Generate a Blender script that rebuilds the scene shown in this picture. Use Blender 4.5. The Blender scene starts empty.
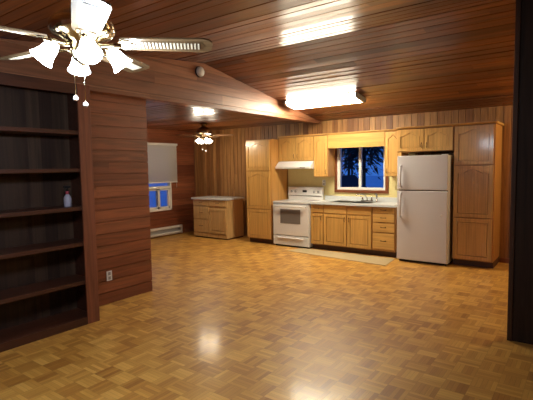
import bpy, bmesh, math, random
from mathutils import Vector, Matrix
random.seed(7)
C = bpy.context.scene.collection
PI = math.pi

# ------------------------------------------------------------------ materials
def new_mat(name):
    m = bpy.data.materials.new(name); m.use_nodes = True
    nt = m.node_tree
    b = nt.nodes['Principled BSDF']
    return m, nt, b

def plain(name, col, rough=.5, metal=0., emit=None, estr=0., coat=0., bump=0., bscale=60., trans=0.):
    m, nt, b = new_mat(name)
    b.inputs['Base Color'].default_value = (*col, 1)
    b.inputs['Roughness'].default_value = rough
    b.inputs['Metallic'].default_value = metal
    b.inputs['Coat Weight'].default_value = coat
    b.inputs['Transmission Weight'].default_value = trans
    if emit:
        b.inputs['Emission Color'].default_value = (*emit, 1)
        b.inputs['Emission Strength'].default_value = estr
    tc = nt.nodes.new('ShaderNodeTexCoord')
    n = nt.nodes.new('ShaderNodeTexNoise'); n.inputs['Scale'].default_value = bscale
    n.inputs['Detail'].default_value = 3
    nt.links.new(tc.outputs['Object'], n.inputs['Vector'])
    mx = nt.nodes.new('ShaderNodeMix'); mx.data_type = 'RGBA'; mx.blend_type = 'MULTIPLY'
    mx.inputs[0].default_value = .12
    mx.inputs[6].default_value = (*col, 1)
    nt.links.new(n.outputs['Fac'], mx.inputs[7])
    nt.links.new(mx.outputs[2], b.inputs['Base Color'])
    if bump:
        bp = nt.nodes.new('ShaderNodeBump'); bp.inputs['Strength'].default_value = bump
        bp.inputs['Distance'].default_value = .002
        nt.links.new(n.outputs['Fac'], bp.inputs['Height']); nt.links.new(bp.outputs[0], b.inputs['Normal'])
    return m

def math_node(nt, op, a, b=None, c=None):
    n = nt.nodes.new('ShaderNodeMath'); n.operation = op
    for i, v in enumerate((a, b, c)):
        if v is None: continue
        if isinstance(v, (int, float)): n.inputs[i].default_value = v
        else: nt.links.new(v, n.inputs[i])
    return n.outputs[0]

def wood(name, cols, along=2, across=0, bw=None, L=2.4, rough=.4, coat=0., coatr=.15, gs=26., gamt=.35, bump=.15, spec=.5):
    """cols: list of (position, colour) of the board to board palette"""
    m, nt, b = new_mat(name)
    lk = nt.links.new
    tc = nt.nodes.new('ShaderNodeTexCoord')
    sp = nt.nodes.new('ShaderNodeSeparateXYZ'); lk(tc.outputs['Object'], sp.inputs[0])
    ax = [sp.outputs[0], sp.outputs[1], sp.outputs[2]]
    if bw:
        k = math_node(nt, 'FLOOR', math_node(nt, 'DIVIDE', ax[across], bw))
        w0 = nt.nodes.new('ShaderNodeTexWhiteNoise'); w0.noise_dimensions = '1D'; lk(k, w0.inputs['W'])
        piece = math_node(nt, 'FLOOR', math_node(nt, 'ADD', math_node(nt, 'DIVIDE', ax[along], L), math_node(nt, 'MULTIPLY', w0.outputs['Value'], 7.)))
        idv = math_node(nt, 'ADD', math_node(nt, 'MULTIPLY', k, 17.31), math_node(nt, 'MULTIPLY', piece, 3.77))
    else:
        oi = nt.nodes.new('ShaderNodeObjectInfo')
        idv = math_node(nt, 'MULTIPLY', oi.outputs['Random'], 37.)
    w1 = nt.nodes.new('ShaderNodeTexWhiteNoise'); w1.noise_dimensions = '1D'; lk(idv, w1.inputs['W'])
    # grain coordinates
    cb = nt.nodes.new('ShaderNodeCombineXYZ')
    for i in range(3):
        s = 1.3 if i == along else gs
        v = math_node(nt, 'MULTIPLY', ax[i], s)
        if i != along: v = math_node(nt, 'ADD', v, math_node(nt, 'MULTIPLY', w1.outputs['Value'], 50.))
        lk(v, cb.inputs[i])
    no = nt.nodes.new('ShaderNodeTexNoise'); no.inputs['Scale'].default_value = 1.; no.inputs['Detail'].default_value = 5.
    no.inputs['Distortion'].default_value = .8
    lk(cb.outputs[0], no.inputs['Vector'])
    big = nt.nodes.new('ShaderNodeTexNoise'); big.inputs['Scale'].default_value = .16; big.inputs['Detail'].default_value = 2.
    lk(cb.outputs[0], big.inputs['Vector'])
    rp = nt.nodes.new('ShaderNodeValToRGB')
    el = rp.color_ramp.elements
    el[0].position, el[0].color = cols[0][0], (*cols[0][1], 1)
    el[1].position, el[1].color = cols[-1][0], (*cols[-1][1], 1)
    for p_, c_ in cols[1:-1]:
        e = el.new(p_); e.color = (*c_, 1)
    mixv = math_node(nt, 'ADD', math_node(nt, 'MULTIPLY', w1.outputs['Value'], .75 if bw else .35), math_node(nt, 'MULTIPLY', big.outputs['Fac'], .25 if bw else .65))
    lk(mixv, rp.inputs[0])
    mx = nt.nodes.new('ShaderNodeMix'); mx.data_type = 'RGBA'; mx.blend_type = 'MULTIPLY'; mx.inputs[0].default_value = 1.
    g = nt.nodes.new('ShaderNodeMapRange'); g.inputs[1].default_value = .35; g.inputs[2].default_value = .62
    g.inputs[3].default_value = 1. - gamt; g.inputs[4].default_value = 1.08
    lk(no.outputs['Fac'], g.inputs[0])
    lk(rp.outputs[0], mx.inputs[6]); lk(g.outputs[0], mx.inputs[7]); lk(mx.outputs[2], b.inputs['Base Color'])
    b.inputs['Roughness'].default_value = rough
    b.inputs['Coat Weight'].default_value = coat; b.inputs['Coat Roughness'].default_value = coatr
    b.inputs['Specular IOR Level'].default_value = spec
    if bump:
        bp = nt.nodes.new('ShaderNodeBump'); bp.inputs['Strength'].default_value = bump; bp.inputs['Distance'].default_value = .003
        lk(no.outputs['Fac'], bp.inputs['Height']); lk(bp.outputs[0], b.inputs['Normal'])
    return m

def parquet(name, S=.162, n=5):
    m, nt, b = new_mat(name); lk = nt.links.new
    M = lambda *a: math_node(nt, *a)
    tc = nt.nodes.new('ShaderNodeTexCoord'); sp = nt.nodes.new('ShaderNodeSeparateXYZ'); lk(tc.outputs['Object'], sp.inputs[0])
    x = M('DIVIDE', sp.outputs[0], S); y = M('DIVIDE', sp.outputs[1], S)
    i = M('FLOOR', x); j = M('FLOOR', y)
    fx = M('FRACT', x); fy = M('FRACT', y)
    par = M('FLOORED_MODULO', M('ADD', i, j), 2.)
    inv = M('SUBTRACT', 1., par)
    a = M('ADD', M('MULTIPLY', fx, inv), M('MULTIPLY', fy, par))      # across the slats
    l = M('ADD', M('MULTIPLY', fy, inv), M('MULTIPLY', fx, par))      # along them
    an = M('MULTIPLY', a, float(n)); k = M('FLOOR', an); fa = M('FRACT', an)
    tid = M('ADD', M('MULTIPLY', i, 7.13), M('MULTIPLY', j, 3.37))
    sid = M('ADD', M('MULTIPLY', tid, 1.7), M('MULTIPLY', k, 11.9))
    w1 = nt.nodes.new('ShaderNodeTexWhiteNoise'); w1.noise_dimensions = '1D'; lk(sid, w1.inputs['W'])
    w2 = nt.nodes.new('ShaderNodeTexWhiteNoise'); w2.noise_dimensions = '1D'; lk(tid, w2.inputs['W'])
    w3 = M('MULTIPLY', par, 1.)
    cb = nt.nodes.new('ShaderNodeCombineXYZ')
    lk(M('ADD', M('MULTIPLY', an, 3.), M('MULTIPLY', w1.outputs['Value'], 40.)), cb.inputs[0])
    lk(M('MULTIPLY', l, .9), cb.inputs[1]); lk(sid, cb.inputs[2])
    no = nt.nodes.new('ShaderNodeTexNoise'); no.inputs['Scale'].default_value = 1.3; no.inputs['Detail'].default_value = 3.
    lk(cb.outputs[0], no.inputs['Vector'])
    bg = nt.nodes.new('ShaderNodeTexNoise'); bg.inputs['Scale'].default_value = .5; bg.inputs['Detail'].default_value = 2.
    lk(tc.outputs['Object'], bg.inputs['Vector'])
    v = M('ADD', M('ADD', M('MULTIPLY', w1.outputs['Value'], .30), M('MULTIPLY', w2.outputs['Value'], .27)),
          M('ADD', M('ADD', M('MULTIPLY', w3, .1), M('MULTIPLY', no.outputs['Fac'], .25)), M('MULTIPLY', bg.outputs['Fac'], .12)))
    rp = nt.nodes.new('ShaderNodeValToRGB'); el = rp.color_ramp.elements
    el[0].position, el[0].color = .25, (.38, .16, .030, 1)
    el[1].position, el[1].color = .78, (.74, .42, .10, 1)
    e = el.new(.5); e.color = (.56, .28, .055, 1)
    lk(v, rp.inputs[0])
    # joints
    ed = M('MINIMUM', M('MINIMUM', fa, M('SUBTRACT', 1., fa)), M('MULTIPLY', M('MINIMUM', l, M('SUBTRACT', 1., l)), float(n)))
    js = nt.nodes.new('ShaderNodeMapRange'); js.inputs[1].default_value = .0; js.inputs[2].default_value = .05
    js.inputs[3].default_value = .55; js.inputs[4].default_value = 1.
    lk(ed, js.inputs[0])
    mx = nt.nodes.new('ShaderNodeMix'); mx.data_type = 'RGBA'; mx.blend_type = 'MULTIPLY'; mx.inputs[0].default_value = 1.
    lk(rp.outputs[0], mx.inputs[6]); lk(js.outputs[0], mx.inputs[7]); lk(mx.outputs[2], b.inputs['Base Color'])
    b.inputs['Roughness'].default_value = .42
    b.inputs['Coat Weight'].default_value = .24; b.inputs['Coat Roughness'].default_value = .15
    ht = M('ADD', M('MULTIPLY', js.outputs[0], .4), M('MULTIPLY', w1.outputs['Value'], .25))
    bp = nt.nodes.new('ShaderNodeBump'); bp.inputs['Strength'].default_value = .35; bp.inputs['Distance'].default_value = .001
    lk(ht, bp.inputs['Height']); lk(bp.outputs[0], b.inputs['Normal'])
    return m

def pane_glass(name):
    m = bpy.data.materials.new(name); m.use_nodes = True; nt = m.node_tree; nt.nodes.clear()
    o = nt.nodes.new('ShaderNodeOutputMaterial'); t = nt.nodes.new('ShaderNodeBsdfTransparent')
    g = nt.nodes.new('ShaderNodeBsdfGlossy'); g.inputs['Roughness'].default_value = .02
    f = nt.nodes.new('ShaderNodeFresnel'); f.inputs['IOR'].default_value = 1.45
    mx = nt.nodes.new('ShaderNodeMixShader')
    nt.links.new(f.outputs[0], mx.inputs[0]); nt.links.new(t.outputs[0], mx.inputs[1]); nt.links.new(g.outputs[0], mx.inputs[2])
    nt.links.new(mx.outputs[0], o.inputs[0]); return m

BWC, BWK, BWH, BWS = .135, .112, .14, .105
M_ceil = wood('red cedar ceiling boards', [(.1, (.105, .026, .006)), (.5, (.18, .049, .011)), (.85, (.27, .086, .021))], 1, 0, BWC, 3.0, rough=.36, coat=.45, coatr=.16, gamt=.4, bump=.12)
M_kwall = wood('variegated cedar boards', [(.1, (.20, .075, .020)), (.45, (.32, .140, .042)), (.85, (.46, .235, .078))], 1, 0, BWK, 40., rough=.5, gamt=.35)
M_hwall = wood('horizontal cedar boards', [(.1, (.17, .045, .018)), (.5, (.25, .072, .028)), (.9, (.33, .105, .042))], 1, 0, BWH, 3.5, rough=.45, gamt=.35)
M_fascia = wood('header cedar boards', [(.1, (.26, .10, .05)), (.5, (.36, .15, .075)), (.9, (.46, .21, .11))], 1, 0, BWH, 3.5, rough=.42, gamt=.3)
M_trim = wood('brown stained trim wood', [(.1, (.20, .07, .03)), (.9, (.29, .11, .05))], 2, 0, None, rough=.4)
M_trimy = wood('brown stained trim wood lengthwise', [(.1, (.24, .09, .045)), (.9, (.34, .14, .07))], 1, 0, None, rough=.4)
M_trimx = wood('brown window casing wood', [(.1, (.19, .055, .02)), (.9, (.27, .085, .03))], 0, 2, None, rough=.4)
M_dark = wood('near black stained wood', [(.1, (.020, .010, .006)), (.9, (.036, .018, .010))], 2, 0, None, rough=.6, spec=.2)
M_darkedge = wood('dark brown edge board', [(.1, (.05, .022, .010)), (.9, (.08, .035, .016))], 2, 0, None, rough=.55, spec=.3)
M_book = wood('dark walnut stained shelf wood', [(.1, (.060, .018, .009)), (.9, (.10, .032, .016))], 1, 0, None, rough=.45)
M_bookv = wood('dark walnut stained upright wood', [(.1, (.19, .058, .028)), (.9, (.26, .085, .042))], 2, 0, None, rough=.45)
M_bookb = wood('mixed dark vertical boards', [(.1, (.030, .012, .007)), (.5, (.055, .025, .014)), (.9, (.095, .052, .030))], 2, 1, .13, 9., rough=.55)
M_oak = wood('honey oak', [(.2, (.58, .315, .085)), (.8, (.70, .41, .125))], 2, 0, None, rough=.36, coat=.35, coatr=.12, gs=45, gamt=.18, bump=.06)
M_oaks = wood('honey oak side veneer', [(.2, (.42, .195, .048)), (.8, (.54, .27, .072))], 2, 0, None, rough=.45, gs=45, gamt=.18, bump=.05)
M_oakx = wood('honey oak lengthwise', [(.2, (.58, .315, .085)), (.8, (.70, .41, .125))], 0, 2, None, rough=.36, coat=.35, coatr=.12, gs=45, gamt=.18, bump=.06)
M_pale = wood('pale oak', [(.2, (.56, .34, .13)), (.8, (.68, .44, .18))], 2, 0, None, rough=.42, gs=45, gamt=.16, bump=.05)
M_toe = plain('brown toe kick', (.10, .04, .018), .6)
M_floor = parquet('oak mosaic parquet')
M_yel = plain('pale yellow wall paint', (.78, .66, .30), .6, bump=.1, bscale=25)
M_white = plain('white enamel', (.80, .78, .76), .22, coat=.3)
M_fridge = plain('white fridge enamel', (.74, .72, .74), .38, bump=.15, bscale=400)
M_grey = plain('grey plastic', (.32, .31, .30), .5)
M_black = plain('black plastic', (.012, .012, .013), .35)
M_gap = plain('dark rubber gasket', (.03, .03, .03), .7)
M_ovglass = plain('smoked oven glass', (.20, .175, .16), .12, coat=.5)
M_wplas = plain('white plastic', (.78, .77, .74), .45)
M_blind = plain('ivory blind slats', (.74, .72, .69), .55)
M_vinyl = plain('white vinyl window frame', (.78, .77, .72), .4)
M_lam = plain('speckled pale laminate', (.66, .68, .68), .3, bscale=350, coat=.2)
M_steel = plain('brushed stainless steel', (.55, .54, .52), .28, metal=1.)
M_chrome = plain('chrome', (.75, .75, .75), .12, metal=1.)
M_bronze = plain('antique bronze', (.20, .11, .05), .38, metal=.9)
M_brass = plain('polished brass', (.72, .62, .42), .18, metal=1.)
M_dkbrass = plain('aged brass', (.30, .20, .10), .3, metal=1.)
M_blade = wood('pale oak fan blade', [(.2, (.14, .09, .045)), (.8, (.20, .135, .07))], 0, 1, None, rough=.35, gs=50, coat=.3)
M_bladed = wood('dark oak fan blade', [(.2, (.20, .10, .05)), (.8, (.30, .16, .08))], 0, 1, None, rough=.35, gs=50, coat=.3)
M_cane = plain('ivory cane inlay', (.72, .66, .50), .5)
M_canef = plain('cane inlay frame', (.12, .07, .03), .5)
M_rug = plain('beige woven runner', (.50, .385, .215), .95, bump=.5, bscale=220)
M_glass = pane_glass('window glass')
M_heater = plain('cream heater enamel', (.66, .60, .52), .4)
M_bark = plain('tree bark', (.05, .035, .025), .9)
M_leaf = plain('dark conifer needles', (.010, .016, .014), .9)
M_snow = plain('dusk snow', (.75, .8, .9), .8)
M_shingle = plain('dark roof shingles', (.02, .02, .03), .9)
M_siding = plain('shed siding', (.06, .06, .08), .8)
M_pink = plain('pink bottle label', (.42, .06, .10), .4)
M_lbl = plain('pale bottle plastic', (.50, .48, .60), .3)
M_tube = plain('lit fluorescent lens', (.9, .9, .85), .5, emit=(1., .90, .68), estr=48.)
M_shade1 = plain('lit frosted glass shade', (.9, .92, .95), .4, emit=(.86, .93, 1.), estr=13.)
M_shade2 = plain('lit small glass shade', (.95, .9, .8), .4, emit=(1., .90, .72), estr=10.)
M_bulb1 = plain('lit cool bulb', (1, 1, 1), .4, emit=(.9, .95, 1.), estr=30.)
M_bulb2 = plain('lit warm bulb', (1, 1, 1), .4, emit=(1., .85, .6), estr=30.)

# ------------------------------------------------------------------ mesh tools
class MB:
    def __init__(s): s.bm = bmesh.new()
    def box(s, x0, x1, y0, y1, z0, z1, bev=0.):
        r = bmesh.ops.create_cube(s.bm, size=1.)
        vs = r['verts']
        for v in vs:
            v.co = Vector(((x0 + x1) / 2 + v.co.x * (x1 - x0), (y0 + y1) / 2 + v.co.y * (y1 - y0), (z0 + z1) / 2 + v.co.z * (z1 - z0)))
        if bev:
            es = list({e for v in vs for e in v.link_edges})
            bmesh.ops.bevel(s.bm, geom=es, offset=bev, segments=2, affect='EDGES', profile=.6)
        return s
    def prism(s, pts, a, b, axis=1):
        """polygon pts in the two other axes, extruded from a to b on axis"""
        def mk(p, t):
            if axis == 0: return (t, p[0], p[1])
            if axis == 1: return (p[0], t, p[1])
            return (p[0], p[1], t)
        A = [s.bm.verts.new(mk(p, a)) for p in pts]; B = [s.bm.verts.new(mk(p, b)) for p in pts]
        n = len(pts)
        fs = [s.bm.faces.new(A), s.bm.faces.new(B[::-1])]
        for i in range(n): fs.append(s.bm.faces.new((A[i], B[i], B[(i + 1) % n], A[(i + 1) % n])))
        bmesh.ops.recalc_face_normals(s.bm, faces=fs)
        return s
    def tube(s, pts, r, seg=10, rads=None):
        pts = [Vector(p) for p in pts]; rings = []
        n = len(pts); up = None
        for i, p in enumerate(pts):
            t = (pts[min(i + 1, n - 1)] - pts[max(i - 1, 0)]).normalized()
            if up is None:
                up = Vector((0, 0, 1)) if abs(t.z) < .9 else Vector((1, 0, 0))
            a = t.cross(up).normalized(); b = a.cross(t).normalized(); up = b
            rr = rads[i] if rads else r
            rings.append([s.bm.verts.new(p + a * math.cos(2 * PI * k / seg) * rr + b * math.sin(2 * PI * k / seg) * rr) for k in range(seg)])
        fs = []
        for i in range(n - 1):
            for k in range(seg):
                fs.append(s.bm.faces.new((rings[i][k], rings[i][(k + 1) % seg], rings[i + 1][(k + 1) % seg], rings[i + 1][k])))
        fs.append(s.bm.faces.new(rings[0][::-1])); fs.append(s.bm.faces.new(rings[-1]))
        for f in fs: f.smooth = True
        bmesh.ops.recalc_face_normals(s.bm, faces=fs)
        return s
    def lathe(s, prof, seg=24, M=None, closed=True):
        """prof: (r, z) list"""
        rings = []
        for r, z in prof:
            rings.append([s.bm.verts.new(((M or Matrix()) @ Vector((r * math.cos(2 * PI * k / seg), r * math.sin(2 * PI * k / seg), z)))) for k in range(seg)])
        fs = []
        for i in range(len(prof) - 1):
            for k in range(seg):
                fs.append(s.bm.faces.new((rings[i][k], rings[i][(k + 1) % seg], rings[i + 1][(k + 1) % seg], rings[i + 1][k])))
        if closed:
            fs.append(s.bm.faces.new(rings[0][::-1])); fs.append(s.bm.faces.new(rings[-1]))
        for f in fs: f.smooth = True
        bmesh.ops.recalc_face_normals(s.bm, faces=fs)
        return s
    def planks(s, rects, bw, gap=.007, th=.018, back=.02, jit=.0006):
        """boards: local X across, Y along, front face at Z=0, solid behind"""
        rnd = random.Random(3)
        for a0, a1, b0, b1 in rects:
            s.box(a0, a1, b0, b1, -th - back, -th + .001)
            k = math.floor(a0 / bw + 1e-6)
            while k * bw < a1 - 1e-6:
                u0 = max(a0, k * bw + gap / 2); u1 = min(a1, (k + 1) * bw - gap / 2)
                if u1 - u0 > .002:
                    j = [rnd.uniform(-jit, jit) for _ in range(2)]
                    r = bmesh.ops.create_cube(s.bm, size=1.)
                    for v in r['verts']:
                        x, y, z = v.co
                        zz = -th if z < 0 else (j[0] if x < 0 else j[1]) - jit
                        v.co = Vector((u0 if x < 0 else u1, b0 if y < 0 else b1, zz))
                k += 1
        return s
    def build(s, name, mat, parent=None, M=None, loc=None, smooth=False):
        me = bpy.data.meshes.new(name)
        if smooth:
            for f in s.bm.faces: f.smooth = True
        s.bm.to_mesh(me); s.bm.free(); me.materials.append(mat)
        o = bpy.data.objects.new(name, me); C.objects.link(o)
        if parent: o.parent = parent
        if M is not None: o.matrix_local = M
        if loc: o.location = loc
        return o

def tag(o, label=None, cat=None, group=None, kind=None):
    if label: o['label'] = label
    if cat: o['category'] = cat
    if group: o['group'] = group
    if kind: o['kind'] = kind
    return o
def thing(name, loc, label, cat, group=None, rz=0.):
    o = bpy.data.objects.new(name, None); C.objects.link(o); o.empty_display_size = .1
    o.location = loc; o.rotation_euler.z = rz
    return tag(o, label, cat, group)
def struct(o, label=None):
    o['kind'] = 'structure'
    if label: o['label'] = label
    return o
def frame(o, X, Y, Z):
    m = Matrix.Identity(4)
    for i, a in enumerate((X, Y, Z)):
        for r in range(3): m[r][i] = Vector(a).normalized()[r]
    for r in range(3): m[r][3] = o[r]
    return m

# ------------------------------------------------------------------ the shell
H, SL, SL2, RY = 2.489, .175, .091, -3.281
RZ = H - SL * RY
XN, XF, XR, YB = -8.03, -4.42, 2.6, -9.6            # window wall, header face, right wall, wall behind camera
XP, YP = -4.56, -4.215                               # panelled wall face and its free end
def zc(y): return H - SL * y if y > RY else RZ - SL2 * (RY - y)

struct(MB().box(XN - .2, XR + .2, YB - .2, .2, -.12, 0).build('floor', M_floor))
# far slope: across = down towards the kitchen wall
L1 = math.hypot(RY, RZ - H)
m = MB().planks([(0, L1, -XR - .1, -XF + .1)], BWC, .014, .02, .02, .0035)
struct(m.build('ceiling', M_ceil, M=frame((0, 0, H), (0, RY, RZ - H), (-1, 0, 0), Vector((0, RY, RZ - H)).cross(Vector((-1, 0, 0))))))
# near slope
L2 = math.hypot(YB - RY, SL2 * (YB - RY))
m = MB().planks([(0, L2, -XR - .1, -XF + .1)], BWC, .014, .02, .02, .0035)
d2 = Vector((0, YB - RY, -SL2 * (RY - YB)))
struct(m.build('ceiling', M_ceil, M=frame((0, RY, RZ), d2, (-1, 0, 0), d2.cross(Vector((-1, 0, 0))))))
# low flat ceiling over the dining nook
m = MB().planks([(0, -YB, -XF + .09, -XN + .1)], BWC, .014, .02, .02, .0035)
struct(m.build('ceiling', M_ceil, M=frame((0, 0, H), (0, -1, 0), (-1, 0, 0), (0, 0, -1))))

# kitchen wall (y = 0): local X = world x, local Y = world z, normal -y
WX0, WX1, WZ0, WZ1 = -4.03, -3.03, 1.12, 2.02
m = MB().planks([(XN - .1, WX0, 0, H + .02), (WX1, XR + .1, 0, H + .02), (WX0, WX1, 0, WZ0), (WX0, WX1, WZ1, H + .02)], BWK, .009, .016, .06)
struct(m.build('wall_back', M_kwall, M=frame((0, 0, 0), (1, 0, 0), (0, 0, 1), (0, -1, 0))))
bs = MB()
for x0, x1, z0, z1 in ((-5.2, WX0, .9, 2.0), (WX1, -2.5, .9, 2.0), (WX0, WX1, .9, WZ0), (WX0, WX1, WZ1, 2.1)):
    bs.box(x0, x1, -.008, 0, z0, z1)
struct(bs.build('wall_backsplash', M_yel))

# window wall (x = XN): boards horizontal: local X = z, local Y = y
NY0, NY1, NZ0, NZ1 = -1.62, -.80, .61, 2.12
# panelled wall between living area and nook
def xwall(name, rects, face_x, mat, thick=.1, z_off=0., bw=BWH, cut=None):
    m = MB()
    # build in world coordinates: X(mesh)->z via explicit mapping
    m.planks([(a0, a1, b0, b1) for a0, a1, b0, b1 in rects], bw, .009, .016, thick)
    if cut:
        for co, no in cut:
            r = bmesh.ops.bisect_plane(m.bm, geom=m.bm.verts[:] + m.bm.edges[:] + m.bm.faces[:], plane_co=co, plane_no=no, clear_outer=True)
            es = [e for e in r['geom_cut'] if isinstance(e, bmesh.types.BMEdge)]
            bmesh.ops.edgeloop_fill(m.bm, edges=es) if es else None
    # local (X,Y,Z) = (z, y, x): a mirrored frame, so flip one axis in the mesh and the faces
    for v in m.bm.verts: v.co.y = -v.co.y
    bmesh.ops.reverse_faces(m.bm, faces=m.bm.faces[:])
    return m.build(name, mat, M=frame((face_x, 0, z_off), (0, 0, 1), (0, -1, 0), (1, 0, 0)))
struct(xwall('wall_left', [(0, H + .02, NY1, .02), (0, H + .02, YB, NY0), (0, NZ0, NY0, NY1), (NZ1, H + .02, NY0, NY1)], XN, M_hwall, .08))
struct(xwall('wall_panel', [(0, H + .01, YB, YP)], XP, M_hwall, .08), 'reddish horizontal board partition with an outlet beside the bookcase')
# header above the nook opening: rises to the ridge and follows both slopes
struct(xwall('wall_header', [(H - .0, RZ + .05, YB, 0.0)], XF, M_fascia, .1,
      cut=[((RZ, RY, 0), (1, SL, 0)), ((RZ, RY, 0), (1, -SL2, 0))]), 'board header rising to the ceiling ridge above the nook opening')
struct(MB().box(XF - .13, XF + .018, YB, -.01, H - .035, H + .012, .004).build('trim_1', M_trimy))
struct(MB().box(XN, XN + .02, -.02, 0, 0, H).build('trim_2', M_trim))
# partition on the right, near the camera
PX, PY = -.555, -3.465
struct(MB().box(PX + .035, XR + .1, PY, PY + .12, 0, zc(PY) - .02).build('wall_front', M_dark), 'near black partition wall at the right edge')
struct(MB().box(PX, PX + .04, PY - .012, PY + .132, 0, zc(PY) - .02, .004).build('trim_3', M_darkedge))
struct(xwall('wall_right', [(0, RZ + .1, YB, 0.1)], XR + .1, M_hwall, .08))
struct(MB().box(XN - .2, XR + .2, YB - .1, YB, 0, RZ).build('wall_rear', M_hwall))
struct(MB().box(-1.12, XR, -.015, 0, 0, .08, .004).build('baseboard_back', M_trimx))
struct(MB().box(XN, -7.3, -.02, 0, 0, .09, .004).build('baseboard_back', M_trimx))
struct(MB().box(XN, XN + .016, -.4, -.02, 0, .09, .004).build('baseboard_left', M_trimy))

# ------------------------------------------------------------------ windows
def kitchen_window():
    r = bpy.data.objects.new('window_1', None); C.objects.link(r); r.location = ((WX0 + WX1) / 2, 0, WZ0); struct(r, 'sliding window over the sink with brown casing')
    w = (WX1 - WX0) / 2; h = WZ1 - WZ0
    c = MB()
    t = .052
    c.box(-w - t, -w + .006, -.035, .0, -t, h + t, .004); c.box(w - .006, w + t, -.035, .0, -t, h + t, .004)
    c.box(-w, w, -.035, .0, -t, .006, .004); c.box(-w, w, -.035, .0, h - .006, h + t, .004)
    c.build('window_casing', M_trimx, r)
    f = MB(); d0, d1 = -.02, .06
    f.box(-w, -w + .06, d0, d1, 0, h, .004); f.box(w - .045, w, d0, d1, 0, h, .004)
    f.box(-w + .05, w - .04, d0, d1, 0, .055, .004); f.box(-w + .05, w - .04, d0, d1, h - .05, h, .004)
    f.box(-.045, .005, -.01, .045, .05, h - .045, .003)
    f.build('window_frame', M_vinyl, r)
    MB().box(-w + .055, -.04, .02, .026, .05, h - .045).build('window_pane', M_glass, r)
    MB().box(.0, w - .04, .03, .036, .05, h - .045).build('window_pane', M_glass, r)
kitchen_window()
def nook_window():
    cy = (NY0 + NY1) / 2; w = (NY1 - NY0) / 2; h = NZ1 - NZ0
    r = bpy.data.objects.new('window_2', None); C.objects.link(r); r.location = (XN, cy, NZ0); struct(r, 'white framed nook window with a slider below the blind')
    f = MB(); a, b = -.07, .03
    f.box(a, b, -w, -w + .045, 0, h, .004); f.box(a, b, w - .045, w, 0, h, .004)
    f.box(a, b, -w, w, 0, .045, .004); f.box(a, b, -w, w, h - .05, h, .004)
    f.box(a, b - .002, -w, w, .52, .575, .004)
    f.build('window_frame', M_vinyl, r)
    s = MB()
    y0 = .01
    for yy0, yy1, xo in ((y0, w - .045, .0), (-w + .045, y0 + .05, -.03)):
        s.box(-.045 + xo, -.005 + xo + .02, yy0, yy0 + .06, .045, .52, .003); s.box(-.045 + xo, -.005 + xo + .02, yy1 - .05, yy1, .045, .52, .003)
        s.box(-.045 + xo, -.005 + xo + .02, yy0, yy1, .045, .095, .003); s.box(-.045 + xo, -.005 + xo + .02, yy0, yy1, .475, .52, .003)
    s.build('window_sash', M_vinyl, r)
    MB().box(-.022, -.018, y0 + .05, w - .09, .09, .48).build('window_pane', M_glass, r)
    MB().box(-.052, -.048, -w + .09, y0 + .01, .09, .48).build('window_pane', M_glass, r)
    MB().box(-.04, -.036, -w + .04, w - .04, .57, h - .045).build('window_pane', M_glass, r)
nook_window()
def blind():
    r = thing('window_blind', (XN, -1.20, 1.26), 'white venetian blind lowered over the upper half of the nook window', 'blind')
    w = .565
    MB().box(.035, .075, -w - .02, w + .02, .87, .92, .004).build('head_rail', M_wplas, r)
    s = MB()
    n = 38
    for i in range(n):
        z = .03 + i * (.85 / n)
        s.prism([(.040, z - .008), (.042, z - .0095), (.067, z + .0115), (.065, z + .013)], -w, w, 1)
    s.build('slats', M_blind, r)
    MB().box(.042, .068, -w, w, 0, .022, .003).build('bottom_rail', M_wplas, r)
    MB().tube([(.08, w - .05, .88), (.082, w - .05, -.12)], .004, 6).build('wand', M_wplas, r)
blind()
def heater():
    r = thing('baseboard_heater', (XN, -1.5, 0), 'long cream baseboard heater on the floor below the nook window', 'heater')
    y0, y1 = -1.0, .97
    MB().prism([(.0, .03), (.055, .03), (.07, .045), (.07, .075), (.03, .09), (.03, .16), (.072, .175), (.072, .19), (.05, .22), (0, .22)], y0 + .02, y1 - .02, 1).build('casing', M_heater, r)
    MB().box(.03, .035, y0 + .03, y1 - .03, .085, .165).build('grille', M_grey, r)
    for y in (y0, y1 - .03): MB().box(0, .076, y, y + .03, .025, .224, .004).build('end_cap', M_heater, r)
heater()

# ------------------------------------------------------------------ cabinets
def door_bm(w, h, arch, t=.028, st=.055):
    """door in x 0..w, z 0..h, front at y=-t, back y=0"""
    m = MB(); st = min(st, w * .2)
    m.box(0, st, -t, 0, 0, h, .002); m.box(w - st, w, -t, 0, 0, h, .002)
    m.box(st - .001, w - st + .001, -t + .001, 0, 0, st, .0)
    a = .0
    if arch:
        a = min(.06, h * .16); n = 12; iw = w - 2 * st
        pts = [(st - .001, h), (st - .001, h - st - a)]
        for i in range(n + 1):
            u = i / n
            q = .5 - .5 * math.cos(2 * PI * max(0, min(1, (u - .08) / .84)))
            pts.append((st + iw * u, h - st - a + a * q))
        pts += [(w - st + .001, h - st - a), (w - st + .001, h)]
        m.prism(pts, -t + .001, 0, 1)
    else:
        m.box(st - .001, w - st + .001, -t + .001, 0, h - st, h)
    # recessed field and raised centre
    if not arch: m.box(st + .012, w - st - .012, -t + .006, -t + .021, st + .012, h - st - .012, .003)
    m.box(st - .002, w - st + .002, -t + .019, -.002, st - .002, h - st + .002)
    if arch:
        n = 12; e = .012; iw = w - 2 * st - 2 * e; pts = [(st + e, st + e), (w - st - e, st + e)]
        for i in range(n + 1):
            u = 1 - i / n
            q = .5 - .5 * math.cos(2 * PI * max(0, min(1, (u - .08) / .84)))
            pts.append((st + e + iw * u, h - st - a - e + a * q))
        m.prism(pts, -t + .006, -t + .021, 1)
    return m
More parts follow.
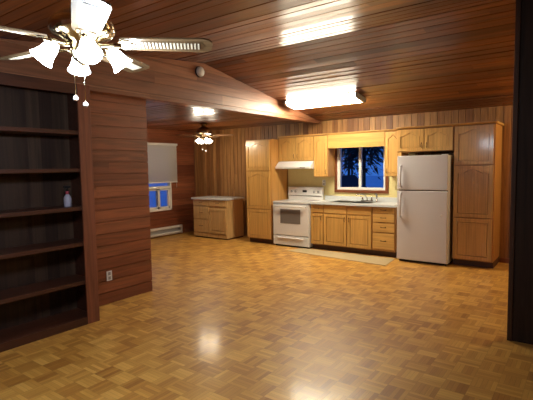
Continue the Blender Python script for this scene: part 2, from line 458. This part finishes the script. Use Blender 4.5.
def pull(parent, x, z, vert, y=-.02, L=.085):
    """small D-shaped bronze pull"""
    m = MB(); p = []
    for i in range(9):
        u = -1 + 2 * i / 8; o = -.026 * (1 - u ** 4)
        p.append((x + (0 if vert else u * L / 2), y + o - .001, z + (u * L / 2 if vert else 0)))
    m.tube(p, .0055, 8)
    for s in (-1, 1):
        q = Vector((x + (0 if vert else s * L / 2), y, z + (s * L / 2 if vert else 0)))
        m.box(q.x - .009, q.x + .009, y - .004, y + .001, q.z - .009, q.z + .009, .001)
    return m.build('handle', M_bronze, parent)
def add_door(root, x0, x1, z0, z1, yf, arch, hand=None, mat=None):
    """hand: 'L'/'R' side of the pull + 't'/'b'"""
    g = .005
    w, h = x1 - x0 - 2 * g, z1 - z0 - 2 * g
    d = door_bm(w, h, arch).build('door', mat or M_oak, root, loc=(x0 + g, yf, z0 + g))
    if hand:
        pull(d, .035 if hand[0] == 'L' else w - .035, h - .09 if hand[1] == 't' else .09, True)
    return d
def add_drawer(root, x0, x1, z0, z1, yf, hand=True, name='drawer', mat=None):
    g = .005; w, h = x1 - x0 - 2 * g, z1 - z0 - 2 * g
    d = MB().box(0, w, -.02, 0, 0, h, .005).build(name, mat or M_oakx, root, loc=(x0 + g, yf, z0 + g))
    if hand: pull(d, w / 2, h / 2 + .005, False)
    return d
def carcass(root, x0, x1, yf, yb, z0, z1, toe=None, mat=None):
    m = MB().box(x0, x1, yf, yb, z0, z1, .002)
    c = m.build('body', mat or M_oaks, root)
    if toe: MB().box(x0 + .002, x1 - .002, yf + .07, yb, 0, toe + .001).build('toe_kick', M_toe, root)
    return c
# left pantry  (local x from its left side, y from wall)
lx0, lx1, ld = -5.852, -5.215, -.635
r = thing('pantry_cabinet', (lx0, 0, 0), 'tall honey oak pantry cabinet to the left of the white range', 'cabinet')
w = lx1 - lx0
carcass(r, 0, w, ld + .02, -.005, .10, 2.155, .10)
add_door(r, .012, w - .012, .115, .722, ld + .02, False); add_door(r, .012, w - .012, .728, 1.513, ld + .02, True); add_door(r, .012, w - .012, 1.519, 2.14, ld + .02, True)
# right pantry
px0, px1, pd = -1.713, -1.135, -.612
r = thing('pantry_cabinet', (px0, 0, 0), 'tall honey oak pantry cabinet to the right of the white fridge', 'cabinet')
w = px1 - px0
carcass(r, 0, w, pd + .02, -.005, .10, 2.185, .10)
add_door(r, .012, w - .012, .115, .765, pd + .02, False); add_door(r, .012, w - .012, .772, 1.572, pd + .02, True, None); add_door(r, .012, w - .012, 1.579, 2.175, pd + .02, True)
def crown(root, x0, x1, yf, z, ends=(0, 1)):
    MB().prism([(0, z), (yf - .006, z), (yf - .032, z + .022), (yf - .032, z + .03), (0, z + .03)], x0, x1 + (.026 if ends[1] else 0), 0).build('crown_moulding', M_oakx, root)
crown(r, 0, w, pd, 2.187)
# cabinet over the fridge
ox0 = -2.616
r = thing('wall_cabinet', (ox0, 0, 1.806), 'deep two-door oak cabinet above the fridge', 'cabinet')
w = px0 - ox0 - .002
carcass(r, 0, w, -.59, -.01, 0, .378)
add_door(r, .006, w / 2, .006, .37, -.59, True, 'Rb'); add_door(r, w / 2, w - .006, .006, .37, -.59, True, 'Lb')
crown(r, 0, w, -.61, .381, (0, 0))
# upper cabinets
def upper(x0, x1, z0, label, doors, hands):
    r = thing('wall_cabinet', (x0, 0, z0), label, 'cabinet')
    w = x1 - x0 - .002; h = 2.185 - z0
    carcass(r, 0, w, -.31, -.01, 0, h)
    dw = w / doors
    for i in range(doors): add_door(r, i * dw + .002, (i + 1) * dw - .002, .003, h - .004, -.31, True, hands[i])
    crown(r, 0, w, -.33, h + .002, (0, 0))
    return r
upper(-5.208, -4.379, 1.702, 'short two-door oak wall cabinet above the range hood', 2, ('Rb', 'Lb'))
upper(-4.377, -4.066, 1.388, 'narrow arched oak wall cabinet between range hood and window', 1, ('Rb',))
upper(-2.936, -2.622, 1.395, 'narrow arched oak wall cabinet between window and fridge', 1, ('Lb',))
r = thing('window_valance', (-4.064, 0, 1.93), 'plain oak valance board across the top of the kitchen window', 'valance')
MB().box(0, 1.126, -.33, -.31, 0, .257, .002).build('board', M_oakx, r)
crown(r, 0, 1.126, -.33, .257, (0, 0))
MB().box(0, 1.126, -.31, -.01, .237, .255).build('top_panel', M_oakx, r)

# base cabinets
def base(x0, x1, label, cells, open_top=False):
    r = thing('base_cabinet', (x0, 0, 0), label, 'cabinet')
    w_ = x1 - x0 - .001
    if not open_top: carcass(r, 0, w_, -.58, -.01, .10, .875, .10)
    else:
        m = MB().box(0, w_, -.58, -.562, .10, .875).box(0, .018, -.562, -.01, .10, .875).box(w_ - .018, w_, -.562, -.01, .10, .875).box(.018, w_ - .018, -.562, -.01, .10, .118)
        m.build('body', M_oaks, r)
        MB().box(.002, w_ - .002, -.51, -.01, 0, .101).build('toe_kick', M_toe, r)
    for c in cells:
        k, a, b, z0, z1 = c[:5]
        if k == 'door': add_door(r, a, b, z0, z1, -.58, False, c[5])
        elif k == 'false': add_drawer(r, a, b, z0, z1, -.58, False, 'false_front')
        else: add_drawer(r, a, b, z0, z1, -.58)
    return r
base(-4.306, -4.02, 'narrow oak base cabinet next to the range with one drawer over one door', [('drawer', .008, .28, .715, .865), ('door', .008, .28, .115, .705, 'Rt')])
base(-4.02, -3.052, 'wide oak sink base cabinet with two doors', [('false', .006, .48, .715, .865), ('false', .486, .96, .715, .865), ('door', .006, .48, .115, .705, 'Rt'), ('door', .486, .96, .115, .705, 'Lt')], True)
base(-3.052, -2.64, 'oak base cabinet with four drawers next to the fridge', [('drawer', .008, .4, .765, .865), ('drawer', .008, .4, .605, .757), ('drawer', .008, .4, .43, .597), ('drawer', .008, .4, .13, .422)])
# worktop with a cut for the sink
cx0, cx1, cy0, cy1 = -4.306, -2.63, -.635, -.008
sx0, sx1, sy0, sy1 = -3.93, -3.13, -.55, -.12
r = thing('countertop', (-3.468, 0, .876), 'pale laminate kitchen countertop running from range to fridge', 'countertop')
o = Vector((-3.468, 0, .876))
m = MB()
m.box(cx0 - o.x, sx0 - o.x, cy0, cy1, 0, .04); m.box(sx1 - o.x, cx1 - o.x, cy0, cy1, 0, .04)
m.box(sx0 - o.x, sx1 - o.x, cy0, sy0, 0, .04); m.box(sx0 - o.x, sx1 - o.x, sy1, cy1, 0, .04)
m.build('slab', M_lam, r)
MB().box(cx0 - o.x, cx1 - o.x, -.03, -.009, .04, .125, .004).build('backsplash_lip', M_lam, r)
def sink():
    r = thing('kitchen_sink', ((sx0 + sx1) / 2, (sy0 + sy1) / 2, .916), 'double-bowl stainless steel sink set in the countertop', 'sink')
    w, d = (sx1 - sx0) / 2, (sy1 - sy0) / 2
    m = MB(); e = .015
    for a in ((-w - e, w + e, -d - e, -d + .02), (-w - e, w + e, d - .06, d + e), (-w - e, -w + .02, -d, d), (w - .02, w + e, -d, d), (-.02, .02, -d, d)):
        m.box(a[0], a[1], a[2], a[3], .001, .006, .001)
    m.build('rim', M_steel, r)
    for s in (-1, 1):
        a, b = (.02, w - .02) if s > 0 else (-w + .02, -.02)
        y0, y1 = -d + .02, d - .06; q = MB(); z = -.17; t = .003
        q.box(a, b, y0, y1, z, z + t); q.box(a, a + t, y0, y1, z, .003); q.box(b - t, b, y0, y1, z, .003)
        q.box(a, b, y0, y0 + t, z, .003); q.box(a, b, y1 - t, y1, z, .003)
        q.build('bowl', M_steel, r)
sink()
def faucet():
    r = thing('faucet', (-3.36, -.10, .923), 'chrome kitchen faucet with two handles behind the sink', 'faucet')
    MB().box(-.12, .12, -.028, .028, 0, .018, .006).build('base', M_chrome, r)
    MB().tube([(0, 0, .015), (0, -.002, .06), (-.02, -.03, .105), (-.07, -.10, .135), (-.12, -.17, .135), (-.135, -.19, .118)], .011, 12).build('spout', M_chrome, r)
    for s in (-1, 1):
        m = MB().lathe([(.022, 0), (.02, .03), (.014, .045), (.012, .055)], 16, Matrix.Translation((s * .09, 0, .015)))
        m.tube([(s * .09, 0, .06), (s * .10, -.02, .075), (s * .115, -.06, .095)], .007, 8)
        m.build('handle', M_chrome, r)
    r2 = thing('sink_sprayer', (-3.17, -.10, .923), 'small dark and chrome pull-out sprayer standing beside the faucet', 'sprayer')
    MB().lathe([(.022, 0), (.022, .01), (.014, .02), (.013, .05)], 14).build('holder', M_chrome, r2)
    MB().tube([(0, 0, .04), (0, -.002, .09), (0, -.02, .13), (0, -.05, .14)], .016, 12, [.012, .015, .018, .016]).build('spray_head', M_grey, r2)
faucet()

# free standing island cabinet in the nook
ix0, ix1, iy0, iy1 = -7.415, -6.335, -.738, -.10
r = thing('island_cabinet', ((ix0 + ix1) / 2, (iy0 + iy1) / 2, 0), 'separate oak cabinet with pale countertop standing in the dining nook', 'cabinet')
w, d = (ix1 - ix0) / 2, (iy1 - iy0) / 2
f = -d + .045
MB().box(-w + .03, w - .03, f, d - .02, .03, .878, .002).build('body', M_pale, r)
MB().box(-w + .04, w - .04, f + .03, d - .03, 0, .031).build('toe_kick', M_toe, r)
MB().box(-w, w, -d, d, .878, .918, .005).build('tabletop', M_lam, r)
MB().box(-w + .028, w - .026, f - .014, f + .0, .03, .115, .004).build('base_rail', M_pale, r)
s = -.02
add_drawer(r, -w + .035, s, .735, .868, f, mat=M_pale); add_drawer(r, -w + .035, s, .43, .725, f, mat=M_pale); add_drawer(r, -w + .035, s, .125, .42, f, mat=M_pale)
add_drawer(r, s + .005, w - .035, .735, .868, f, mat=M_pale); add_door(r, s + .005, w - .035, .125, .69, f, False, 'Lt', M_pale)

# ------------------------------------------------------------------ range, hood, fridge
def kitchen_range():
    x0, x1 = -5.15, -4.312
    r = thing('kitchen_range', ((x0 + x1) / 2, 0, 0), 'white freestanding electric range below the hood', 'range')
    w = (x1 - x0) / 2
    MB().box(-w + .003, w - .003, -.62, -.03, .03, .875, .003).build('body', M_white, r)
    c = MB().box(-w, w, -.655, -.03, .875, .905, .006).build('cooktop', M_white, r)
    for bx, by, br in ((-.2, -.47, .10), (.2, -.47, .08), (-.2, -.2, .08), (.2, -.2, .10)):
        m = MB()
        for q in (1., .72, .44): m.lathe([(br * q - .006, .9053), (br * q - .004, .9075), (br * q + .004, .9075), (br * q + .006, .9053)], 28, Matrix.Translation((bx, by, 0)), False)
        m.build('burner', M_grey, r)
    d = MB().box(-w + .006, w - .006, -.66, -.62, .235, .845, .008).build('oven_door', M_white, r)
    MB().box(-.235, .235, -.664, -.655, .47, .755, .003).build('door_window', M_ovglass, d)
    m = MB().tube([(-w + .06, -.665, .81), (-w + .075, -.705, .815), (w - .075, -.705, .815), (w - .06, -.665, .81)], .013, 10)
    m.build('handle', M_white, d)
    MB().box(-w + .004, w - .004, -.652, -.61, .848, .875, .003).build('vent_strip', M_grey, r)
    dr = MB().box(-w + .006, w - .006, -.657, -.62, .035, .222, .006).build('drawer', M_white, r)
    MB().prism([(-.657, .195), (-.676, .183), (-.676, .176), (-.657, .178)], -w + .12, w - .12, 0).build('handle', M_white, dr)
    MB().box(-w + .02, w - .02, -.60, -.05, 0, .031).build('plinth', M_gap, r)
    b = MB().prism([(-.03, .905), (-.085, .905), (-.085, .985), (-.105, 1.0), (-.10, 1.155), (-.085, 1.172), (-.03, 1.172)], -w + .012, w - .012, 0).build('backguard', M_white, r)
    MB().box(-w + .03, w - .03, -.092, -.08, .984, .992).build('vent_slot', M_gap, b)
    for kx in (-.32, -.225, .225, .32):
        m = MB().lathe([(.026, 0), (.024, .012), (.014, .014), (.012, .028)], 16, Matrix.Translation((kx, -.101, 1.075)) @ Matrix.Rotation(PI / 2, 4, 'X'))
        m.build('knob', M_grey, b)
    MB().box(-.05, .05, -.107, -.1, 1.06, 1.105, .002).build('clock_display', M_black, b)
kitchen_range()
r = thing('range_hood', (-4.793, 0, 1.55), 'white slanted range hood under the short wall cabinet', 'hood')
w = .412
MB().prism([(-.01, 0), (-.47, 0), (-.475, .012), (-.475, .04), (-.34, .150), (-.01, .150)], -w, w, 0).build('shell', M_white, r)
MB().box(-w + .05, w - .05, -.42, -.06, -.004, .001).build('filter', M_steel, r)
MB().box(.18, .30, -.479, -.473, .014, .034, .001).build('switch_panel', M_grey, r)
def fridge():
    x0, x1, yf = -2.538, -1.748, -.80
    r = thing('refrigerator', ((x0 + x1) / 2, 0, 0), 'white top-freezer refrigerator between the counter and the tall cabinet', 'refrigerator')
    w = (x1 - x0) / 2
    MB().box(-w + .004, w - .004, -.725, -.06, .03, 1.735, .006).build('body', M_fridge, r)
    MB().box(-w + .012, w - .012, -.735, -.722, .06, 1.725).build('gasket', M_gap, r)
    MB().box(-w + .02, w - .02, -.72, -.1, 0.0, .05).build('grille', M_black, r)
    for z0, z1, h0, h1, nm in ((1.19, 1.74, 1.225, 1.60, 'freezer_door'), (.045, 1.175, .73, 1.15, 'fridge_door')):
        d = MB().box(-w, w, yf, -.735, z0, z1, .012).build(nm, M_fridge, r)
        hx = -w + .065
        m = MB()
        m.tube([(hx, yf + .004, h0 + .02), (hx, yf - .035, h0 + .035), (hx, yf - .045, (h0 + h1) / 2), (hx, yf - .035, h1 - .035), (hx, yf + .004, h1 - .02)], .013, 12)
        m.box(hx - .018, hx + .018, yf - .004, yf + .002, h0, h0 + .045, .002); m.box(hx - .018, hx + .018, yf - .004, yf + .002, h1 - .045, h1, .002)
        m.build('handle', M_fridge, d)
    MB().lathe([(.016, 0), (.014, .004)], 16, Matrix.Translation((w - .09, yf, .80)) @ Matrix.Rotation(PI / 2, 4, 'X')).build('badge', M_wplas, r)
    MB().box(w - .10, w - .02, -.79, -.70, 1.74, 1.752, .003).build('hinge_cover', M_wplas, r)
    for fx in (-w + .05, w - .05):
        MB().lathe([(.02, 0), (.02, .03)], 12, Matrix.Translation((fx, -.70, 0))).build('foot', M_black, r)
fridge()

# runner rug
def rug():
    P = [(-4.50, -.66), (-4.58, -1.02), (-2.56, -1.235), (-2.62, -.655)]
    c = Vector((sum(p[0] for p in P) / 4, sum(p[1] for p in P) / 4))
    m = MB(); m.prism([(p[0] - c.x, p[1] - c.y) for p in P], .001, .008, 2)
    o = m.build('runner_rug', M_rug, loc=(c.x, c.y, 0))
    tag(o, 'flat beige runner rug lying on the parquet along the base cabinets', 'rug')
rug()

# ------------------------------------------------------------------ bookcase, bottle, outlets, alarm
def bookcase():
    xf, xb = -4.13, -4.50; y1, y0 = -5.262, -7.5
    r = thing('bookcase', (xb, (y0 + y1) / 2, 0), 'tall dark wooden built-in bookcase filling the wall at the left', 'bookcase')
    cy = (y0 + y1) / 2; D = xf - xb; hw = (y1 - y0) / 2
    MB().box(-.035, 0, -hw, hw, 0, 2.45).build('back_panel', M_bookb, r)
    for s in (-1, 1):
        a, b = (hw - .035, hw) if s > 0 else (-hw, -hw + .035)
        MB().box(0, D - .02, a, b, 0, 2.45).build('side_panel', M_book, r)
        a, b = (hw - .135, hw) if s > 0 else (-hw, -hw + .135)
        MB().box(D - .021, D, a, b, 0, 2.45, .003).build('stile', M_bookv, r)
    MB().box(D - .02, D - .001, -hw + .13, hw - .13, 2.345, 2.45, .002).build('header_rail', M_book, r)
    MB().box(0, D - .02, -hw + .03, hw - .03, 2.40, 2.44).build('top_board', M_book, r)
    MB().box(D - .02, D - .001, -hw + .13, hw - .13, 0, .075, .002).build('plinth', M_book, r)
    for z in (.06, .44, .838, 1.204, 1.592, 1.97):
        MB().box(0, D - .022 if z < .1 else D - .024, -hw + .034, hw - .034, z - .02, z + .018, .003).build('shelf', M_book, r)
bookcase()
def bottle():
    r = thing('spray_bottle', (-4.27, -5.475, 1.2225), 'small clear spray bottle with pink neck standing on the bookcase shelf', 'bottle')
    M_ = Matrix.Scale(1.0, 4)
    MB().lathe([(.034, 0), (.037, .01), (.037, .085), (.030, .105), (.016, .125), (.014, .13)], 20).build('bottle_body', M_lbl, r)
    MB().lathe([(.0165, .128), (.0175, .130), (.0175, .155), (.012, .16)], 16).build('neck_collar', M_pink, r)
    m = MB().tube([(0, 0, .158), (0, 0, .185), (0, .0, .20)], .009, 10)
    m.box(-.012, .012, -.035, .03, .19, .212, .003); m.tube([(0, -.02, .192), (0, -.03, .165)], .004, 8)
    m.build('spray_head', M_black, r)
bottle()
def outlet(loc, rz, label):
    r = thing('wall_outlet', loc, label, 'outlet', rz=rz)      # plate faces local -y
    MB().box(-.036, .036, -.007, 0, -.058, .058, .003).build('cover_plate', M_wplas, r)
    for z in (-.026, .026):
        MB().box(-.017, .017, -.010, -.004, z - .018, z + .018, .004).build('socket', M_grey, r)
outlet((XP, -4.845, .335), PI / 2, 'pale outlet low on the reddish board wall beside the bookcase')
outlet((-4.33, -.008, 1.26), 0, 'small pale outlet on the yellow wall just right of the range backguard')
r = thing('smoke_alarm', (XF, -3.40, 2.925), 'round white smoke alarm on the sloping board header', 'smoke alarm')
RM = Matrix.Rotation(PI / 2, 4, 'Y')
MB().lathe([(.075, 0), (.075, .022)], 28, RM).build('base', M_black, r)
MB().lathe([(.068, .022), (.066, .045), (.05, .056), (.0, .058)], 28, RM, False).build('cover', M_wplas, r)

# ------------------------------------------------------------------ fluorescent fixture on the far slope
def fixture():
    yc = -1.28
    n = Vector((0, -SL, -1)).normalized(); u = Vector((0, -1, SL)).normalized()   # n points down into room, u up-slope to the ridge
    r = bpy.data.objects.new('ceiling_light', None); C.objects.link(r)
    r.matrix_world = frame((-3.625, yc, zc(yc)), (1, 0, 0), -u, n.cross(Vector((0, 0, 0))) if False else -n)
    # local z points up into the ceiling; the body hangs to -z
    tag(r, 'long glowing fluorescent light fixture on the sloped board ceiling', 'ceiling light')
    w = .665; hd = .165
    MB().box(-w, w, -hd + .01, hd - .01, -.02, 0, .003).build('mounting_pan', M_wplas, r)
    pts = [(-hd, -.018), (-hd, -.045), (-hd + .03, -.082), (hd - .03, -.082), (hd, -.045), (hd, -.018)]
    MB().prism(pts, -w + .02, w - .02, 0).build('lens', M_tube, r)
    for s in (-1, 1):
        a, b = (w - .022, w + .022) if s > 0 else (-w - .022, -w + .022)
        MB().prism([(p[0] * 1.04, p[1] * 1.05) for p in pts] , a, b, 0).build('end_cap', M_grey, r)
fixture()

# ------------------------------------------------------------------ ceiling fans
def lamp(name, loc, col, power, rad, parent):
    l = bpy.data.lights.new(name, 'POINT'); l.color = col; l.energy = power; l.shadow_soft_size = rad
    o = bpy.data.objects.new(name, l); C.objects.link(o); o.parent = parent; o.location = loc
    return o
def ceiling_fan(loc, zceil, label, phase, R, bw, Mb, Mm, inlay, shade_ph, ns, sr, Msh, Mbulb, lcol, lpow, rod, chains, zsh, ssc=1.):
    """loc: point at blade height under the hub"""
    r = thing('ceiling_fan', (loc[0], loc[1], zceil), label, 'ceiling fan')
    zb = loc[2] - zceil
    MB().lathe([(.07, 0), (.072, -.02), (.055, -.055), (.02, -.07)], 24).build('canopy', Mm, r)
    MB().tube([(0, 0, -.05), (0, 0, zb + .15)], .012, 12).build('downrod', Mm, r)
    MB().lathe([(.03, zb + .175), (.07, zb + .165), (.12, zb + .135), (.155, zb + .10), (.16, zb + .06), (.145, zb + .035), (.09, zb + .015), (.06, zb - .005), (.06, zb - .03), (.03, zb - .035)], 32).build('motor_housing', Mm, r)
    for k in range(5):
        a = phase + k * 2 * PI / 5
        M = Matrix.Rotation(a, 4, 'Z') @ Matrix.Translation((0, 0, zb)) @ Matrix.Rotation(math.radians(-11), 4, 'X')
        pts = []; r0 = .19; hw = bw / 2
        pts += [(r0, -hw * .72), (r0 + .03, -hw * .82)]
        pts += [(R - .05, -hw), (R - .02, -hw * .86), (R - .004, -hw * .55), (R, 0), (R - .004, hw * .55), (R - .02, hw * .86), (R - .05, hw)]
        pts += [(r0 + .03, hw * .82), (r0, hw * .72), (r0 - .01, 0)]
        b = MB().prism(pts, -.004, .004, 2).build('blade', Mb, r, M=M)
        if inlay:
            MB().prism([(r0 + .07, -hw * .5), (R - .06, -hw * .62), (R - .04, 0), (R - .06, hw * .62), (r0 + .07, hw * .5), (r0 + .06, 0)], -.0055, -.003, 2).build('inlay_panel', M_canef, b)
            m = MB(); x = r0 + .085
            while x < R - .07:
                m.box(x, x + .009, -hw * .42, hw * .42, -.008, -.005); x += .018
            m.build('cane_inlay', M_cane, b)
        m = MB()
        m.tube([(.06, 0, -.012), (.10, 0, -.02), (.15, 0, -.014), (.19, 0, -.008)], .012, 8, [.014, .012, .012, .014])
        m.prism([(.175, -.02), (.20, -.05), (.235, -.045), (.24, -.018), (.265, 0), (.24, .018), (.235, .045), (.20, .05), (.175, .02)], -.0095, -.004, 2)
        m.build('bracket', Mm, b)
    MB().lathe([(.055, zb - .03), (.06, zb - .05), (.05, zb - .085), (.03, zb - .10), (.012, zb - .115)], 24).build('light_hub', Mm, r)
    for k in range(ns):
        a = shade_ph + k * 2 * PI / ns
        d = Vector((math.cos(a), math.sin(a), 0))
        p0 = Vector((0, 0, zb - .065)) + d * .04; p1 = Vector((0, 0, zb - .055)) + d * (sr * .7)
        # shade: bell opening outwards and down
        ax = (d * .62 + Vector((0, 0, -.78))).normalized()
        side = ax.cross(Vector((0, 0, 1))).normalized(); oth = side.cross(ax)
        c = Vector((0, 0, zsh - zceil)) + d * sr
        top = c - ax * .055 * ssc
        m = MB().tube([p0, (p0 + p1) / 2 + Vector((0, 0, .015)), p1, top + ax * .005], .007, 8)
        m.lathe([(.014, -.02), (.022, -.012), (.024, .006)], 16, frame(top, side, oth, ax))
        m.build('lamp_arm', Mm, r)
        prof = [(.022, 0), (.030, .012), (.037, .035), (.042, .065), (.050, .090), (.060, .108), (.0585, .109), (.048, .090), (.040, .065), (.035, .035), (.028, .013)]
        sh = MB().lathe([(q * ssc, z * ssc) for q, z in prof], 24, frame(top, side, oth, ax), False).build('lamp_shade', Msh, r)
        MB().lathe([(.010 * ssc, .0), (.014 * ssc, .02), (.026 * ssc, .05 * ssc), (.029 * ssc, .07 * ssc), (.022 * ssc, .09 * ssc), (.006 * ssc, .10 * ssc)], 16, frame(top, side, oth, ax)).build('light_bulb', Mbulb, sh)
        lp = top + ax * (.135 * ssc)
        lamp('fan lamp', lp, lcol, lpow, .05, r)
    for (cxo, cyo, zl) in chains:
        m = MB().tube([(cxo * .4, cyo * .4, zb - .09), (cxo, cyo, zb - .12), (cxo, cyo, zl - zceil)], .0022, 6)
        c = m.build('pull_chain', Mm, r)
        MB().lathe([(.002, .014), (.010, .009), (.013, 0), (.010, -.009), (.002, -.013)], 14, Matrix.Translation((cxo, cyo, zl - zceil - .01))).build('chain_ball', M_wplas, c)
    return r
rt = Vector((.805, .593, 0)); tw = Vector((-.593 * -1, -.805, 0))
F1 = Vector((-2.115, -6.554, 2.245))
ceiling_fan(F1, zc(F1.y), 'near ceiling fan with cane-inlaid blades and four glowing shades at top left', math.radians(44), .66, .15,
            M_blade, M_brass, True, math.radians(-24), 4, .165, M_shade1, M_bulb1, (.80, .90, 1.), 14., .3,
            [tuple(rt * -.05)[:2] + (1.975,), tuple(rt * .005 + Vector((.01, -.012, 0)))[:2] + (1.94,)], 2.185)
F2 = Vector((-6.37, -1.33, 2.255))
ceiling_fan(F2, H, 'far ceiling fan with warm glowing globes in the dining nook', math.radians(34), .60, .13,
            M_bladed, M_dkbrass, False, math.radians(-20), 4, .12, M_shade2, M_bulb2, (1., .86, .64), 6.5, .1,
            [tuple(rt * -.04)[:2] + (1.98,), tuple(rt * .03)[:2] + (1.95,)], 2.155, .85)

# small ceiling globe in the side area behind the right partition
r = thing('ceiling_light', (.45, -.65, zc(-.65)), 'round glass globe light on the ceiling behind the dark right partition', 'ceiling light')
MB().lathe([(.09, 0.01), (.09, -.02), (.05, -.035)], 24).build('base', M_dkbrass, r)
MB().lathe([(.05, -.03), (.09, -.05), (.12, -.09), (.12, -.13), (.08, -.17), (.02, -.185)], 24).build('lamp_shade', M_shade2, r)
lamp('globe lamp', (0, 0, -.27), (1., .72, .36), 60., .08, r)

# ------------------------------------------------------------------ outdoors
struct(MB().box(-60, 60, -40, 80, -.9, -.6).build('ground', M_snow), 'snowy ground outside the windows')
def tree(x, y, h, label, rad, n, low=.25, seed=1):
    rn = random.Random(seed)
    r = thing('conifer_tree', (x, y, -.6), label, 'tree', 'dark trees outside the kitchen window')
    MB().tube([(0, 0, 0), (.05, 0, h * .5), (0, .05, h)], .1, 8, [.085, .06, .02]).build('trunk', M_bark, r)
    m = MB(); bm = m.bm
    for i in range(n):
        u = rn.random() ** .8; z = h * (low + (1 - low) * u)
        rr = rad * (1 - u * .85) * rn.uniform(.15, 1.); a = rn.uniform(0, 2 * PI)
        p = Vector((rr * math.cos(a), rr * math.sin(a), z - rr * .35))
        s = rn.uniform(.09, .2)
        t = Vector((math.cos(a), math.sin(a), -.6 + rn.uniform(-.3, .3))) * s
        q = Vector((-math.sin(a), math.cos(a), rn.uniform(-.4, .4))) * s * .35
        bm.faces.new([bm.verts.new(p - q), bm.verts.new(p + t * .6 - q * .6), bm.verts.new(p + t * 1.6), bm.verts.new(p + q)])
    o = m.build('foliage', M_leaf, r)
for i, (x, y, h, rad, n, low, lab) in enumerate((
        (-10.3, 13.5, 9.5, 2.3, 5200, .24, 'dark conifer outside, seen through the left pane of the sink window'),
        (-6.85, 7.6, 7.5, 1.7, 5000, .33, 'dark conifer outside, seen through the right pane of the sink window'),
        (-15.1, 24., 9.0, 2.4, 2600, .30, 'distant dark conifer outside, seen behind the middle bar of the sink window'))):
    tree(x, y, h, lab, rad, n, low, i + 2)
r = thing('shed', (-6.08, 4.4, -.6), 'dark gabled shed outside the kitchen window, low in the left pane', 'shed')
MB().box(-1.0, 1.0, -.7, .7, 0, .9).build('wall', M_siding, r)
MB().prism([(-1.15, .80), (0, 1.9), (1.15, .80), (1.15, .74), (-1.15, .74)], -.8, .8, 1).build('roof', M_shingle, r)

# world: blue dusk sky
W = bpy.data.worlds.new('dusk'); bpy.context.scene.world = W; W.use_nodes = True
nt = W.node_tree; bg = nt.nodes['Background']
tc = nt.nodes.new('ShaderNodeTexCoord'); sp = nt.nodes.new('ShaderNodeSeparateXYZ'); rp = nt.nodes.new('ShaderNodeValToRGB')
nt.links.new(tc.outputs['Generated'], sp.inputs[0]); nt.links.new(sp.outputs[2], rp.inputs[0]); nt.links.new(rp.outputs[0], bg.inputs[0])
rp.color_ramp.elements[0].color = (.03, .12, .46, 1); rp.color_ramp.elements[1].position = .6; rp.color_ramp.elements[1].color = (.020, .085, .36, 1)
bg.inputs[1].default_value = 1.

# ------------------------------------------------------------------ camera
yaw, pitch, roll, fpx = .6350, -.0755, -.0152, 438.6
fwd = Vector((-math.sin(yaw) * math.cos(pitch), math.cos(yaw) * math.cos(pitch), math.sin(pitch)))
right = Vector((math.cos(yaw), math.sin(yaw), 0)); up = right.cross(fwd)
r2 = right * math.cos(roll) + up * math.sin(roll); u2 = up * math.cos(roll) - right * math.sin(roll)
cd = bpy.data.cameras.new('camera'); cam = bpy.data.objects.new('camera', cd); C.objects.link(cam)
cam.matrix_world = frame((0, -7.859, 1.597), r2, u2, -fwd)
cd.sensor_width = 36; cd.lens = fpx / 533 * 36; cd.clip_start = .05; cd.clip_end = 300
sc = bpy.context.scene; sc.camera = cam
sc.view_settings.view_transform = 'Standard'; sc.view_settings.look = 'None'; sc.view_settings.gamma = 1.
sc.view_settings.use_curve_mapping = False; sc.view_settings.exposure = .42
